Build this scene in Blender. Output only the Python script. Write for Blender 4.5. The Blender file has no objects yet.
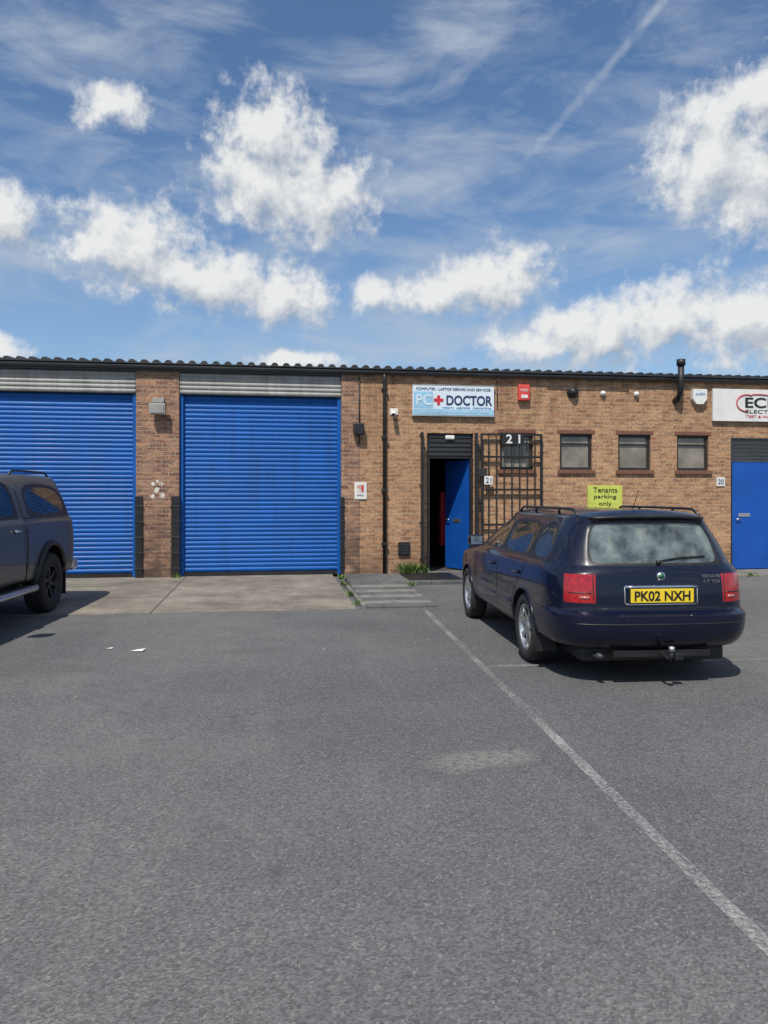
import bpy, bmesh, math, random
from math import sin, cos, pi, radians
from mathutils import Vector, Matrix
from mathutils.bvhtree import BVHTree
random.seed(7)
scene = bpy.context.scene
COL = scene.collection
scene.view_settings.view_transform = 'Standard'
scene.view_settings.look = 'None'
scene.view_settings.exposure = 0

# ------------------------------------------------------------ node helpers
class NT:
    def __init__(s, tree):
        s.t = tree; s.n = tree.nodes; s.l = tree.links
    def new(s, typ, **kw):
        nd = s.n.new(typ)
        for k, v in kw.items(): setattr(nd, k, v)
        return nd
    def put(s, sock, v):
        if v is None: return
        if isinstance(v, bpy.types.NodeSocket): s.l.new(v, sock)
        else: sock.default_value = v
    def math(s, op, a, b=None, c=None, clamp=False):
        nd = s.new('ShaderNodeMath', operation=op); nd.use_clamp = clamp
        s.put(nd.inputs[0], a); s.put(nd.inputs[1], b); s.put(nd.inputs[2], c)
        return nd.outputs[0]
    def vmath(s, op, a, b=None, c=None):
        nd = s.new('ShaderNodeVectorMath', operation=op)
        s.put(nd.inputs[0], a); s.put(nd.inputs[1], b)
        if c is not None: s.put(nd.inputs[2], c)
        return nd.outputs['Value'] if op in ('LENGTH', 'DOT_PRODUCT') else nd.outputs[0]
    def noise(s, vec, scale, detail=4, rough=.55, dist=0, dim='3D'):
        nd = s.new('ShaderNodeTexNoise', noise_dimensions=dim)
        s.put(nd.inputs['Vector'], vec); nd.inputs['Scale'].default_value = scale
        nd.inputs['Detail'].default_value = detail; nd.inputs['Roughness'].default_value = rough
        nd.inputs['Distortion'].default_value = dist
        return nd.outputs[0]
    def remap(s, v, a, b, c=0, d=1, smooth=False):
        nd = s.new('ShaderNodeMapRange'); nd.clamp = True
        if smooth: nd.interpolation_type = 'SMOOTHSTEP'
        s.put(nd.inputs[0], v)
        for i, x in enumerate((a, b, c, d)): nd.inputs[i+1].default_value = x
        return nd.outputs[0]
    def mix(s, f, a, b, blend='MIX'):
        nd = s.new('ShaderNodeMix', data_type='RGBA', blend_type=blend)
        s.put(nd.inputs[0], f)
        for sock, v in ((nd.inputs[6], a), (nd.inputs[7], b)):
            if isinstance(v, (tuple, list)): v = tuple(v)[:3] + (1,)
            s.put(sock, v)
        return nd.outputs[2]

def base_mat(name):
    m = bpy.data.materials.new(name); m.use_nodes = True
    nt = NT(m.node_tree); b = m.node_tree.nodes['Principled BSDF']
    tc = nt.new('ShaderNodeTexCoord')
    return m, nt, b, tc.outputs['Object']

def mat(name, col, rough=.6, metal=0, var=.12, scale=6, bump=0, bscale=40, coat=0, spec=None, streak=0):
    m, nt, b, co = base_mat(name)
    n = nt.noise(co, scale, 4)
    f = nt.remap(n, .3, .7)
    c = nt.mix(f, tuple(x*(1-var) for x in col), tuple(min(1, x*(1+var)) for x in col))
    if streak:
        sv = nt.vmath('MULTIPLY', co, (9, 9, .7))
        sn = nt.remap(nt.noise(sv, 1, 4), .45, .75)
        c = nt.mix(nt.math('MULTIPLY', sn, streak), c, tuple(x*.35+.01 for x in col))
    nt.put(b.inputs['Base Color'], c)
    b.inputs['Metallic'].default_value = metal
    nt.put(b.inputs['Roughness'], nt.remap(n, .3, .7, max(.02, rough*.85), min(1, rough*1.15)))
    if coat:
        b.inputs['Coat Weight'].default_value = coat; b.inputs['Coat Roughness'].default_value = .04
    if spec is not None: b.inputs['Specular IOR Level'].default_value = spec
    if bump:
        bn = nt.new('ShaderNodeBump'); bn.inputs['Strength'].default_value = bump
        bn.inputs['Distance'].default_value = .01
        nt.put(bn.inputs['Height'], nt.noise(co, bscale, 4)); nt.put(b.inputs['Normal'], bn.outputs[0])
    return m

def brick_mat(name, c1, c2, mortar, basedark=0):
    m, nt, b, co = base_mat(name)
    sep = nt.new('ShaderNodeSeparateXYZ'); nt.put(sep.inputs[0], co)
    u = nt.math('ADD', sep.outputs[0], sep.outputs[1])
    cm = nt.new('ShaderNodeCombineXYZ'); nt.put(cm.inputs[0], u); nt.put(cm.inputs[1], sep.outputs[2])
    br = nt.new('ShaderNodeTexBrick')
    br.offset = .5
    nt.put(br.inputs['Vector'], cm.outputs[0])
    br.inputs['Scale'].default_value = 1
    br.inputs['Brick Width'].default_value = .225; br.inputs['Row Height'].default_value = .075
    br.inputs['Mortar Size'].default_value = .0085; br.inputs['Mortar Smooth'].default_value = .2
    br.inputs['Bias'].default_value = -.1
    br.inputs['Color1'].default_value = c1 + (1,); br.inputs['Color2'].default_value = c2 + (1,)
    br.inputs['Mortar'].default_value = mortar + (1,)
    big = nt.remap(nt.noise(cm.outputs[0], .9, 5, .6, dim='2D'), .3, .72)
    c = nt.mix(nt.math('MULTIPLY', big, .32), br.outputs[0], (c2[0]*.6, c2[1]*.65, c2[2]*.85))
    # odd darker / paler bricks
    bs = nt.noise(nt.vmath('MULTIPLY', cm.outputs[0], (4.2, 12.8, 1)), 1.0, 1, .5, 0, '2D')
    odd = nt.math('MULTIPLY', nt.remap(bs, .56, .66), nt.math('SUBTRACT', 1, br.outputs['Fac']))
    c = nt.mix(nt.math('MULTIPLY', odd, .55), c, (c2[0]*.5, c2[1]*.5, c2[2]*.6))
    pale = nt.math('MULTIPLY', nt.remap(bs, .42, .32), nt.math('SUBTRACT', 1, br.outputs['Fac']))
    c = nt.mix(nt.math('MULTIPLY', pale, .4), c, (c1[0]*1.12, c1[1]*1.25, c1[2]*1.5))
    fine = nt.remap(nt.noise(cm.outputs[0], 24, 4, .75, dim='2D'), .35, .68, .70, 1.25)
    hs = nt.new('ShaderNodeHueSaturation'); nt.put(hs.inputs['Color'], c); nt.put(hs.inputs['Value'], fine)
    hs.inputs['Saturation'].default_value = .94
    stv = nt.vmath('MULTIPLY', cm.outputs[0], (5, .5, 1))
    st = nt.math('MULTIPLY', nt.remap(nt.noise(stv, 1, 4, dim='2D'), .48, .72), nt.remap(sep.outputs[2], 2.4, 3.8, .0, .45))
    c = nt.mix(st, hs.outputs[0], (.10, .06, .035))
    g = nt.math('MULTIPLY', nt.remap(sep.outputs[2], .0, .6+basedark, .7+basedark*.2, 0), nt.remap(nt.noise(cm.outputs[0], 3, 4, dim='2D'), .3, .55))
    c = nt.mix(g, c, (.06, .042, .035))
    nt.put(b.inputs['Base Color'], c); b.inputs['Roughness'].default_value = .9
    b.inputs['Specular IOR Level'].default_value = .25
    bp = nt.new('ShaderNodeBump'); bp.inputs['Strength'].default_value = .7; bp.inputs['Distance'].default_value = .01
    h = nt.math('SUBTRACT', nt.math('MULTIPLY', nt.noise(cm.outputs[0], 60, 2, dim='2D'), .4), br.outputs['Fac'])
    nt.put(bp.inputs['Height'], h); nt.put(b.inputs['Normal'], bp.outputs[0])
    return m

def asphalt_mat():
    m, nt, b, co = base_mat('asphalt_mat')
    D = '2D'
    big = nt.remap(nt.noise(co, .28, 5, .6, .3, D), .34, .66)
    c = nt.mix(big, (.100, .102, .104), (.134, .134, .131))
    mid = nt.remap(nt.noise(co, 1.3, 6, .72, 0, D), .42, .70)
    c = nt.mix(nt.math('MULTIPLY', mid, .36), c, (.074, .075, .077))
    sv = nt.vmath('MULTIPLY', co, (2.6, .5, 1))
    tr = nt.remap(nt.noise(sv, 1, 4, .6, 0, D), .52, .75)
    c = nt.mix(nt.math('MULTIPLY', tr, .2), c, (.165, .162, .155))
    v = nt.new('ShaderNodeTexVoronoi', voronoi_dimensions=D); nt.put(v.inputs['Vector'], co); v.inputs['Scale'].default_value = 110
    vs = nt.new('ShaderNodeSeparateColor'); nt.put(vs.inputs[0], v.outputs['Color'])
    spk = nt.remap(vs.outputs[0], .0, 1, .66, 1.32)
    hs = nt.new('ShaderNodeHueSaturation'); nt.put(hs.inputs['Color'], c); nt.put(hs.inputs['Value'], spk)
    lightst = nt.remap(vs.outputs[1], .94, .98)
    c = nt.mix(nt.math('MULTIPLY', lightst, .5), hs.outputs[0], (.28, .27, .25))
    nz = nt.new('ShaderNodeTexNoise', noise_dimensions=D); nt.put(nz.inputs['Vector'], co); nz.inputs['Scale'].default_value = 2.5; nz.inputs['Detail'].default_value = 5
    vc = nt.new('ShaderNodeTexVoronoi', feature='DISTANCE_TO_EDGE', voronoi_dimensions=D)
    nt.put(vc.inputs['Vector'], nt.vmath('MULTIPLY_ADD', nz.outputs['Color'], (.9, .9, 0), co)); vc.inputs['Scale'].default_value = .33
    cr = nt.math('MULTIPLY', nt.remap(vc.outputs['Distance'], .0, .005, 1, 0), nt.remap(nt.noise(co, .5, 2, dim=D), .5, .6))
    c = nt.mix(nt.math('MULTIPLY', cr, .4), c, (.04, .04, .04))
    # soft edged marks at fixed places on the yard: (x, y, rx, ry, colour, strength)
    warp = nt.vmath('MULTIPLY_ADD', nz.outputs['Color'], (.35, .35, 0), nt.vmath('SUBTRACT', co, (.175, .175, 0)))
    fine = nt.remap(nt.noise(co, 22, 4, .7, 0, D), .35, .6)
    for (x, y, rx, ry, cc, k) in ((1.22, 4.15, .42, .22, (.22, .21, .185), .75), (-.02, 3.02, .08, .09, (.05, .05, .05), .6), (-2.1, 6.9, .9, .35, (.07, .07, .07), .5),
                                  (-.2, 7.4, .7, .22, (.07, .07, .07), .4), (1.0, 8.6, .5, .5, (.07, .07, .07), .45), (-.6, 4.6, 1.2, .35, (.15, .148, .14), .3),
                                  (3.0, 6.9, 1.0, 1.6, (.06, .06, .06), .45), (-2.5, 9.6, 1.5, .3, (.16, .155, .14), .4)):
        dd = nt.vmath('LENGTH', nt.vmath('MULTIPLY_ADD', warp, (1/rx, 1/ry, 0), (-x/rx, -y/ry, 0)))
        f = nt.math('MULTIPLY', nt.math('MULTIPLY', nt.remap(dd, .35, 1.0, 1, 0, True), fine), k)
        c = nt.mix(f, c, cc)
    nt.put(b.inputs['Base Color'], c)
    b.inputs['Roughness'].default_value = .88; b.inputs['Specular IOR Level'].default_value = .3
    bp = nt.new('ShaderNodeBump'); bp.inputs['Strength'].default_value = .5; bp.inputs['Distance'].default_value = .005
    nt.put(bp.inputs['Height'], v.outputs['Distance'])
    nt.put(b.inputs['Normal'], bp.outputs[0])
    return m

def concrete_mat(name, col, seam=None):
    m, nt, b, co = base_mat(name)
    n1 = nt.remap(nt.noise(co, 1.1, 6, .66, .3), .34, .66)
    c = nt.mix(n1, tuple(x*.52 for x in col), tuple(x*1.15 for x in col))
    n3 = nt.remap(nt.noise(co, 5, 5, .7), .45, .7)
    c = nt.mix(nt.math('MULTIPLY', n3, .45), c, tuple(x*.42 for x in col))
    n2 = nt.remap(nt.noise(co, 45, 2), .3, .7, .8, 1.16)
    hs = nt.new('ShaderNodeHueSaturation'); nt.put(hs.inputs['Color'], c); nt.put(hs.inputs['Value'], n2)
    c = hs.outputs[0]
    if seam:
        br = nt.new('ShaderNodeTexBrick'); nt.put(br.inputs['Vector'], co)
        br.inputs['Scale'].default_value = 1
        br.inputs['Brick Width'].default_value = seam[0]; br.inputs['Row Height'].default_value = seam[1]
        br.inputs['Mortar Size'].default_value = .012
        c = nt.mix(br.outputs['Fac'], c, (.06, .055, .045))
    nt.put(b.inputs['Base Color'], c); b.inputs['Roughness'].default_value = .9
    bp = nt.new('ShaderNodeBump'); bp.inputs['Strength'].default_value = .4; bp.inputs['Distance'].default_value = .01
    nt.put(bp.inputs['Height'], nt.noise(co, 35, 4)); nt.put(b.inputs['Normal'], bp.outputs[0])
    return m

def worn_paint_mat(name, col, lo, hi, amax=1.0):
    m, nt, b, co = base_mat(name)
    b.inputs['Base Color'].default_value = col + (1,); b.inputs['Roughness'].default_value = .85
    n = nt.noise(co, 42, 5, .78, dim='2D')
    n2 = nt.noise(co, 1.9, 4, dim='2D')
    a = nt.remap(nt.math('ADD', n, nt.math('MULTIPLY', n2, .5)), lo, hi, 0, amax)
    tr = nt.new('ShaderNodeBsdfTransparent'); mx = nt.new('ShaderNodeMixShader')
    nt.put(mx.inputs[0], a); nt.l.new(tr.outputs[0], mx.inputs[1]); nt.l.new(b.outputs[0], mx.inputs[2])
    nt.l.new(mx.outputs[0], nt.n['Material Output'].inputs['Surface'])
    return m

M = {}
M['brick'] = brick_mat('brick', (.50, .265, .120), (.34, .160, .078), (.42, .33, .22))
M['brick_pier'] = brick_mat('brick_pier', (.43, .22, .115), (.20, .10, .07), (.38, .30, .21), .9)
M['asphalt'] = asphalt_mat()
M['concrete'] = concrete_mat('concrete', (.235, .208, .168), (3.1, 40))
M['slabs'] = concrete_mat('slabs', (.12, .12, .12), (.6, .6))
M['kerbc'] = concrete_mat('kerbc', (.22, .21, .19))
M['shutter'] = mat('shutter_blue', (.003, .090, .35), .5, 0, .12, 1.5, .05, 20, spec=.3, streak=.4)
M['door'] = mat('door_blue', (.004, .075, .36), .45, 0, .1, 2, streak=.15)
M['galv'] = mat('galvanised', (.30, .30, .28), .6, 0, .2, 3, streak=.55)
M['black'] = mat('black_paint', (.012, .012, .013), .5, 0, .3, 6)
M['dark'] = mat('dark_roof', (.022, .024, .027), .6, 0, .3, 2)
M['gutter'] = mat('gutter', (.035, .037, .04), .45, 0, .3, 2)
M['white'] = mat('white_plastic', (.68, .68, .65), .45, 0, .08, 4, streak=.1)
M['signwhite'] = mat('sign_white', (.62, .70, .76), .35, 0, .06, 3)
M['signblue'] = mat('sign_blue', (.28, .50, .66), .35, 0, .1, 3)
M['navytxt'] = mat('navy_text', (.015, .03, .10), .5)
M['bluetxt'] = mat('blue_text', (.08, .27, .5), .5)
M['red'] = mat('red_paint', (.55, .02, .03), .4)
M['redbox'] = mat('alarm_red', (.6, .06, .05), .45)
M['yellow'] = mat('yellow_sign', (.50, .55, .10), .5, 0, .12, 4)
M['blktxt'] = mat('black_text', (.01, .01, .01), .5)
M['wglass'] = mat('window_glass', (.20, .175, .14), .12, 0, .4, 3, spec=.8)
M['frame'] = mat('window_frame', (.02, .018, .016), .5)
M['sill'] = mat('sill_brick', (.16, .07, .045), .85, 0, .25, 20)
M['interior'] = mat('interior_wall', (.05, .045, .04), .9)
M['silver'] = mat('silver', (.6, .6, .6), .3, .9, .05)
M['leaf'] = mat('leaf', (.09, .15, .03), .7, 0, .35, 15)
M['paint'] = worn_paint_mat('line_paint', (.38, .38, .37), .62, .95, .8)
M['faint'] = worn_paint_mat('faint_paint', (.36, .36, .35), .66, 1.0, .7)
M['chalk'] = worn_paint_mat('chalk', (.7, .66, .6), .45, .75)
M['timber'] = mat('weathered_boards', (.17, .165, .15), .9, 0, .3, 5, .3, 40)

# ------------------------------------------------------------ mesh helpers
def empty(name, loc=(0, 0, 0), rz=0):
    e = bpy.data.objects.new(name, None); COL.objects.link(e)
    e.location = loc; e.rotation_euler = (0, 0, rz); e.empty_display_size = .2
    return e

def mkobj(name, verts, faces, m, parent=None, smooth=False):
    me = bpy.data.meshes.new(name); me.from_pydata(verts, [], faces); me.update()
    bm = bmesh.new(); bm.from_mesh(me); bmesh.ops.recalc_face_normals(bm, faces=bm.faces); bm.to_mesh(me); bm.free()
    if smooth:
        for p in me.polygons: p.use_smooth = True
    if m: me.materials.append(m)
    o = bpy.data.objects.new(name, me); COL.objects.link(o)
    if parent: o.parent = parent
    return o

def bev(o, w=.006, seg=2):
    md = o.modifiers.new('b', 'BEVEL'); md.width = w; md.segments = seg; md.limit_method = 'ANGLE'
    return o

def box(name, x0, x1, y0, y1, z0, z1, m, parent=None, b=0):
    v = [(x, y, z) for z in (z0, z1) for y in (y0, y1) for x in (x0, x1)]
    f = [(0, 1, 3, 2), (4, 5, 7, 6), (0, 1, 5, 4), (2, 3, 7, 6), (0, 2, 6, 4), (1, 3, 7, 5)]
    o = mkobj(name, v, f, m, parent)
    if b: bev(o, b)
    return o

def tube(name, pts, r, m, parent=None, seg=10, closed=False):
    verts = []; faces = []
    pts = [Vector(p) for p in pts]; n = len(pts)
    for i, p in enumerate(pts):
        if closed: d = pts[(i+1) % n]-pts[i-1]
        else: d = pts[min(i+1, n-1)]-pts[max(i-1, 0)]
        d.normalize()
        a = Vector((0, 0, 1)) if abs(d.z) < .9 else Vector((1, 0, 0))
        u = d.cross(a).normalized(); w = d.cross(u)
        for k in range(seg):
            t = 2*pi*k/seg; verts.append(tuple(p+u*cos(t)*r+w*sin(t)*r))
    rng = n if closed else n-1
    for i in range(rng):
        j = (i+1) % n
        for k in range(seg):
            faces.append((i*seg+k, i*seg+(k+1) % seg, j*seg+(k+1) % seg, j*seg+k))
    if not closed:
        faces.append(tuple(range(seg))); faces.append(tuple((n-1)*seg+k for k in range(seg)))
    return mkobj(name, verts, faces, m, parent, True)

def lathe_x(name, prof, m, parent, loc, seg=40, closed=False, sx=1):
    verts = []; faces = []; n = len(prof)
    for k in range(seg):
        t = 2*pi*k/seg
        for r, x in prof: verts.append((loc[0]+x*sx, loc[1]+r*cos(t), loc[2]+r*sin(t)))
    rng = n if closed else n-1
    for k in range(seg):
        k2 = (k+1) % seg
        for i in range(rng):
            j = (i+1) % n
            faces.append((k*n+i, k*n+j, k2*n+j, k2*n+i))
    return mkobj(name, verts, faces, m, parent, True)

def text(name, body, w, h, loc, m, parent, rot=(pi/2, 0, 0), ex=.002, bold=0):
    cu = bpy.data.curves.new(name, 'FONT'); cu.body = body; cu.align_x = 'CENTER'; cu.align_y = 'CENTER'
    cu.extrude = ex; cu.offset = bold
    o = bpy.data.objects.new(name, cu); COL.objects.link(o)
    bpy.context.view_layer.update()
    d = o.dimensions
    sx = w/max(d.x, 1e-4); sy = h/max(d.y, 1e-4)
    me = bpy.data.meshes.new_from_object(o)
    bpy.data.objects.remove(o)
    xs = [v.co.x for v in me.vertices]; ys = [v.co.y for v in me.vertices]
    cx = (min(xs)+max(xs))/2; cy = (min(ys)+max(ys))/2
    for v in me.vertices: v.co = Vector(((v.co.x-cx)*sx, (v.co.y-cy)*sy, v.co.z))
    me.materials.clear(); me.materials.append(m)
    o = bpy.data.objects.new(name, me); COL.objects.link(o)
    o.location = loc; o.rotation_euler = rot; o.parent = parent
    return o

# ------------------------------------------------------------ ground
WY = 14.0
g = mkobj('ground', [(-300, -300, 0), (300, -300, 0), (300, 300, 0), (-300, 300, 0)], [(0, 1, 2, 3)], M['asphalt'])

def strip(name, x0, y0, x1, y1, w, m, z=.004):
    a = Vector((x0, y0, 0)); b_ = Vector((x1, y1, 0)); d = (b_-a).normalized(); nrm = Vector((-d.y, d.x, 0))
    N = 90; V = []; F = []
    for i in range(N+1):
        p = a+(b_-a)*i/N; e1 = w/2*(1+random.uniform(-.13, .13)); e2 = w/2*(1+random.uniform(-.13, .13))
        V += [tuple(p-nrm*e1+Vector((0, 0, z))), tuple(p+nrm*e2+Vector((0, 0, z)))]
        if i: F.append((2*i-2, 2*i, 2*i+1, 2*i-1))
    return mkobj(name, V, F, m)
strip('parking_line', 1.42, -2, 2.01, 9.8, .066, M['paint'])
strip('parking_line', 1.80, 6.42, 12, 6.05, .075, M['faint'])

apron = mkobj('concrete_apron', [(-12, 10.15, .006), (1.12, 9.95, .006), (1.12, 14.3, .05), (-12, 14.3, .05),
                                 (-12, 10.15, -.2), (1.12, 9.95, -.2), (1.12, 14.3, -.2), (-12, 14.3, -.2)],
              [(0, 1, 2, 3), (0, 1, 5, 4), (1, 2, 6, 5)], M['concrete'])
wk = box('walkway', 1.3, 3.95, 12.55, 14.0, -.1, .06, M['slabs'], None, .01)
wk2 = box('walkway', 3.98, 16, 13.0, 14.0, -.1, .03, M['kerbc'], None, .01)
rp = empty('access_ramp')
for i in range(9):
    y0 = 10.0+i*.28; z = .02+.0045*i
    o = mkobj('board', [(1.28, y0, z), (2.22, y0, z), (2.22, y0+.265, z+.005), (1.28, y0+.265, z+.005),
                        (1.28, y0, -.02), (2.22, y0, -.02), (2.22, y0+.265, -.02), (1.28, y0+.265, -.02)],
              [(0, 1, 2, 3), (0, 1, 5, 4), (1, 2, 6, 5), (2, 3, 7, 6), (3, 0, 4, 7)], M['timber'] if i % 2 else M['slabs'], rp)
box('edge', 1.2, 1.26, 10.0, 12.5, -.02, .05, M['kerbc'], rp)
box('door_mat', 2.35, 3.3, 12.75, 13.8, .062, .078, M['black'], None, .004)

# ------------------------------------------------------------ building
B = empty('industrial_unit_building')
def wall(name, x0, x1, z0, z1, ops, m, y=WY, depth=.24):
    xs = sorted(set([x0, x1]+[v for o in ops for v in (o[0], o[1]) if x0 < v < x1]))
    zs = sorted(set([z0, z1]+[v for o in ops for v in (o[2], o[3]) if z0 < v < z1]))
    V = []; F = []
    def q(a, b, c, d):
        n = len(V); V.extend([a, b, c, d]); F.append((n, n+1, n+2, n+3))
    for i in range(len(xs)-1):
        for j in range(len(zs)-1):
            cx = (xs[i]+xs[i+1])/2; cz = (zs[j]+zs[j+1])/2
            if any(o[0] < cx < o[1] and o[2] < cz < o[3] for o in ops): continue
            q((xs[i], y, zs[j]), (xs[i+1], y, zs[j]), (xs[i+1], y, zs[j+1]), (xs[i], y, zs[j+1]))
    for a, b_, c, d in ops:
        q((a, y, c), (a, y+depth, c), (a, y+depth, d), (a, y, d))
        q((b_, y, c), (b_, y+depth, c), (b_, y+depth, d), (b_, y, d))
        q((a, y, d), (b_, y, d), (b_, y+depth, d), (a, y+depth, d))
        q((a, y, c), (b_, y, c), (b_, y+depth, c), (a, y+depth, c))
    me = bpy.data.meshes.new(name); me.from_pydata(V, [], F); me.materials.append(m)
    o = bpy.data.objects.new(name, me); COL.objects.link(o); o.parent = B
    return o
wins = [(4.36, 5.03), (5.57, 6.24), (6.78, 7.47), (8.03, 8.72)]
ops = [(2.92, 3.83, 0, 2.72), (9.2, 10.15, 0, 2.70)] + [(a, b, 2.03, 2.74) for a, b in wins]
wall('front_wall', 1.285, 16, 0, 3.85, ops, M['brick'])
wall('pier_wall', -2.417, -1.665, 0, 3.85, [], M['brick_pier'])
wall('pier_wall', -7.0, -6.25, 0, 3.85, [], M['brick_pier'])
for x0, x1 in ((-2.417, -1.665), (-7.0, -6.25)):
    for x in (x0, x1): mkobj('pier_side', [(x, 14, 0), (x, 14.24, 0), (x, 14.24, 3.85), (x, 14, 3.85)], [(0, 1, 2, 3)], M['brick_pier'], B)
mkobj('jamb', [(1.285, 14, 0), (1.285, 14.24, 0), (1.285, 14.24, 3.85), (1.285, 14, 3.85)], [(0, 1, 2, 3)], M['brick_pier'], B)
wall('pier_wall', 1.287, 1.62, 0, 3.84, [], M['brick_pier'], y=13.985, depth=.01)
box('side_wall', -12, -11.8, 14, 26, 0, 3.85, M['brick'], B)
box('side_wall', 15.8, 16, 14.01, 26, 0, 3.85, M['brick'], B)
box('back_wall', -12, 16, 26, 26.2, 0, 4.4, M['brick'], B)

def slats(name, x0, x1, z0, z1, pitch, amp, y, m):
    n = max(1, round((z1-z0)/pitch)); p = (z1-z0)/n; prof = []
    for i in range(n):
        b0 = z0+i*p
        prof += [(y+amp, b0), (y+amp*.2, b0+p*.12), (y-amp*.7, b0+p*.35), (y-amp, b0+p*.55), (y-amp*.5, b0+p*.8), (y+amp*.6, b0+p*.93)]
    prof.append((y+amp, z1))
    V = []; F = []
    for i, (yy, z) in enumerate(prof):
        V += [(x0, yy, z), (x1, yy, z)]
        if i: F.append((2*i-2, 2*i-1, 2*i+1, 2*i))
    return mkobj(name, V, F, m, B, True)
def roller(x0, x1, zb):
    slats('roller_shutter', x0+.04, x1-.04, zb+.07, 3.36, .082, .009, 14.12, M['shutter'])
    box('bottom_rail', x0+.04, x1-.04, 14.09, 14.14, zb, zb+.068, M['black'], B)
    box('guide_rail', x0, x0+.07, 14.06, 14.18, zb, 3.36, M['shutter'], B, .004)
    box('guide_rail', x1-.07, x1, 14.06, 14.18, zb, 3.36, M['shutter'], B, .004)
    box('shutter_hood_back', x0, x1, 14.06, 14.3, 3.36, 3.84, M['dark'], B)
    slats('shutter_hood', x0+.01, x1-.01, 3.37, 3.76, .08, .010, 14.02, M['galv'])
roller(-6.25, -2.417, .05)
roller(-1.665, 1.285, .05)
roller(-10.9, -7.0, .05)
box('lintel_band', -12, 1.28, 13.955, 14.04, 3.765, 3.85, M['gutter'], B)
wall('pier_wall', -12, -10.9, 0, 3.85, [], M['brick_pier'])
for x0, x1, h in ((-2.43, -2.30, 1.52), (-1.80, -1.65, 1.52), (1.27, 1.34, 1.5)):
    box('corner_guard', x0, x1, 13.965, 14.09, .05, h, M['black'], B, .006)
    for k in range(5):
        box('guard_band', x0-.008, x1+.008, 13.955, 14.095, .2+k*.28, .23+k*.28, M['dark'], B)
for (x, z, r) in ((-2.12, 1.74, .045), (-1.98, 1.73, .04), (-2.05, 1.63, .055), (-2.13, 1.52, .045), (-1.97, 1.53, .045), (-2.04, 1.78, .03)):
    blobv = [(x+r*random.uniform(.6, 1.2)*cos(t), 13.996, z+r*random.uniform(.6, 1.2)*sin(t)) for t in [i*pi/5 for i in range(10)]]
    mkobj('fixing_mark', blobv, [tuple(range(10))], M['chalk'], B)

box('fascia', -12.1, 16.1, 13.92, 14.03, 3.852, 3.88, M['dark'], B)
gv = []; gf = []
gp = [(13.93+.055*cos(t), 3.87+.075*sin(t)) for t in [pi+i*pi/8 for i in range(9)]]
for i, (y, z) in enumerate(gp):
    gv += [(-12.1, y, z), (16.1, y, z)]
    if i: gf.append((2*i-2, 2*i-1, 2*i+1, 2*i))
o = mkobj('gutter', gv, gf, M['gutter'], B, True)
sd = o.modifiers.new('s', 'SOLIDIFY'); sd.thickness = .004
V = []; F = []; n = 0; x = -12.2
while x < 16.2:
    ph = (x / .21) % 1
    zz = .026*max(-1, min(1, 1.9*sin(2*pi*ph)))
    V += [(x, 13.86, 3.93+zz), (x, 26.5, 4.75+zz), (x, 13.86, 3.885)]
    if n: F += [(3*n-3, 3*n, 3*n+1, 3*n-2), (3*n-3, 3*n, 3*n+2, 3*n-1)]
    n += 1; x += .021
mkobj('corrugated_roof', V, F, M['dark'], B)

for i, (a, b_) in enumerate(wins):
    w = empty('window_unit'); w.parent = B
    z0, z1 = 2.03, 2.74; y = 14.05; t = .055
    box('frame_l', a, a+t, y, y+.07, z0, z1, M['frame'], w, .004); box('frame_r', b_-t, b_, y, y+.07, z0, z1, M['frame'], w, .004)
    box('frame_t', a+t, b_-t, y+.001, y+.069, z1-t, z1, M['frame'], w); box('frame_b', a+t, b_-t, y+.001, y+.069, z0, z0+t, M['frame'], w)
    box('transom', a+t, b_-t, y+.002, y+.066, z0+.50, z0+.53, M['frame'], w)
    box('pane', a+t, b_-t, y+.03, y+.045, z0+t, z1-t, M['wglass'], w)
    box('sill', a-.05, b_+.05, 13.955, 14.045, z0-.075, z0-.002, M['sill'], w, .006)
    box('lintel', a-.05, b_+.05, 13.992, 14.03, z1+.002, z1+.07, M['sill'], w)
# door 21
box('door_head_panel', 2.92, 3.83, 14.05, 14.12, 2.24, 2.72, M['black'], B)
for k in range(5): box('head_slat', 2.96, 3.79, 14.035, 14.052, 2.29+k*.085, 2.345+k*.085, M['dark'], B, .004)
lt = box('bulkhead_light', 3.28, 3.46, 13.99, 14.035, 2.60, 2.68, M['white'], B, .02)
box('door_frame', 2.92, 2.98, 14.03, 14.13, .07, 2.24, M['black'], B, .004)
box('door_frame', 3.77, 3.83, 14.03, 14.13, .07, 2.24, M['black'], B, .004)
dl = box('door_leaf', -.80, 0, 0, .045, .08, 2.22, M['door'], B, .004)
dl.location = (3.77, 14.1, 0); dl.rotation_euler = (0, 0, -radians(68))
dh = tube('door_handle', [(-.72, -.05, 1.05), (-.60, -.05, 1.05)], .01, M['silver'], B); dh.location = dl.location; dh.rotation_euler = dl.rotation_euler
dp = box('letter_plate', -.52, -.28, -.008, 0, 1.0, 1.07, M['silver'], B); dp.location = dl.location; dp.rotation_euler = dl.rotation_euler
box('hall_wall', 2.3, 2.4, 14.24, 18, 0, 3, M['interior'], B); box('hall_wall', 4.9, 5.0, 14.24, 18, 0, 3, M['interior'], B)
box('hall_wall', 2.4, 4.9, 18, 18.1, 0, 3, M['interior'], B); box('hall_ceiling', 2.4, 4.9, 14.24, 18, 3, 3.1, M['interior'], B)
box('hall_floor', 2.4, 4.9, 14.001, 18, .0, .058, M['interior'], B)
box('red_cabinet', 3.44, 3.56, 15.1, 15.3, .5, 1.6, M['red'], B, .01)
box('shelving', 2.5, 3.1, 15.6, 16.2, .06, 1.9, M['timber'], B, .01)
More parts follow.
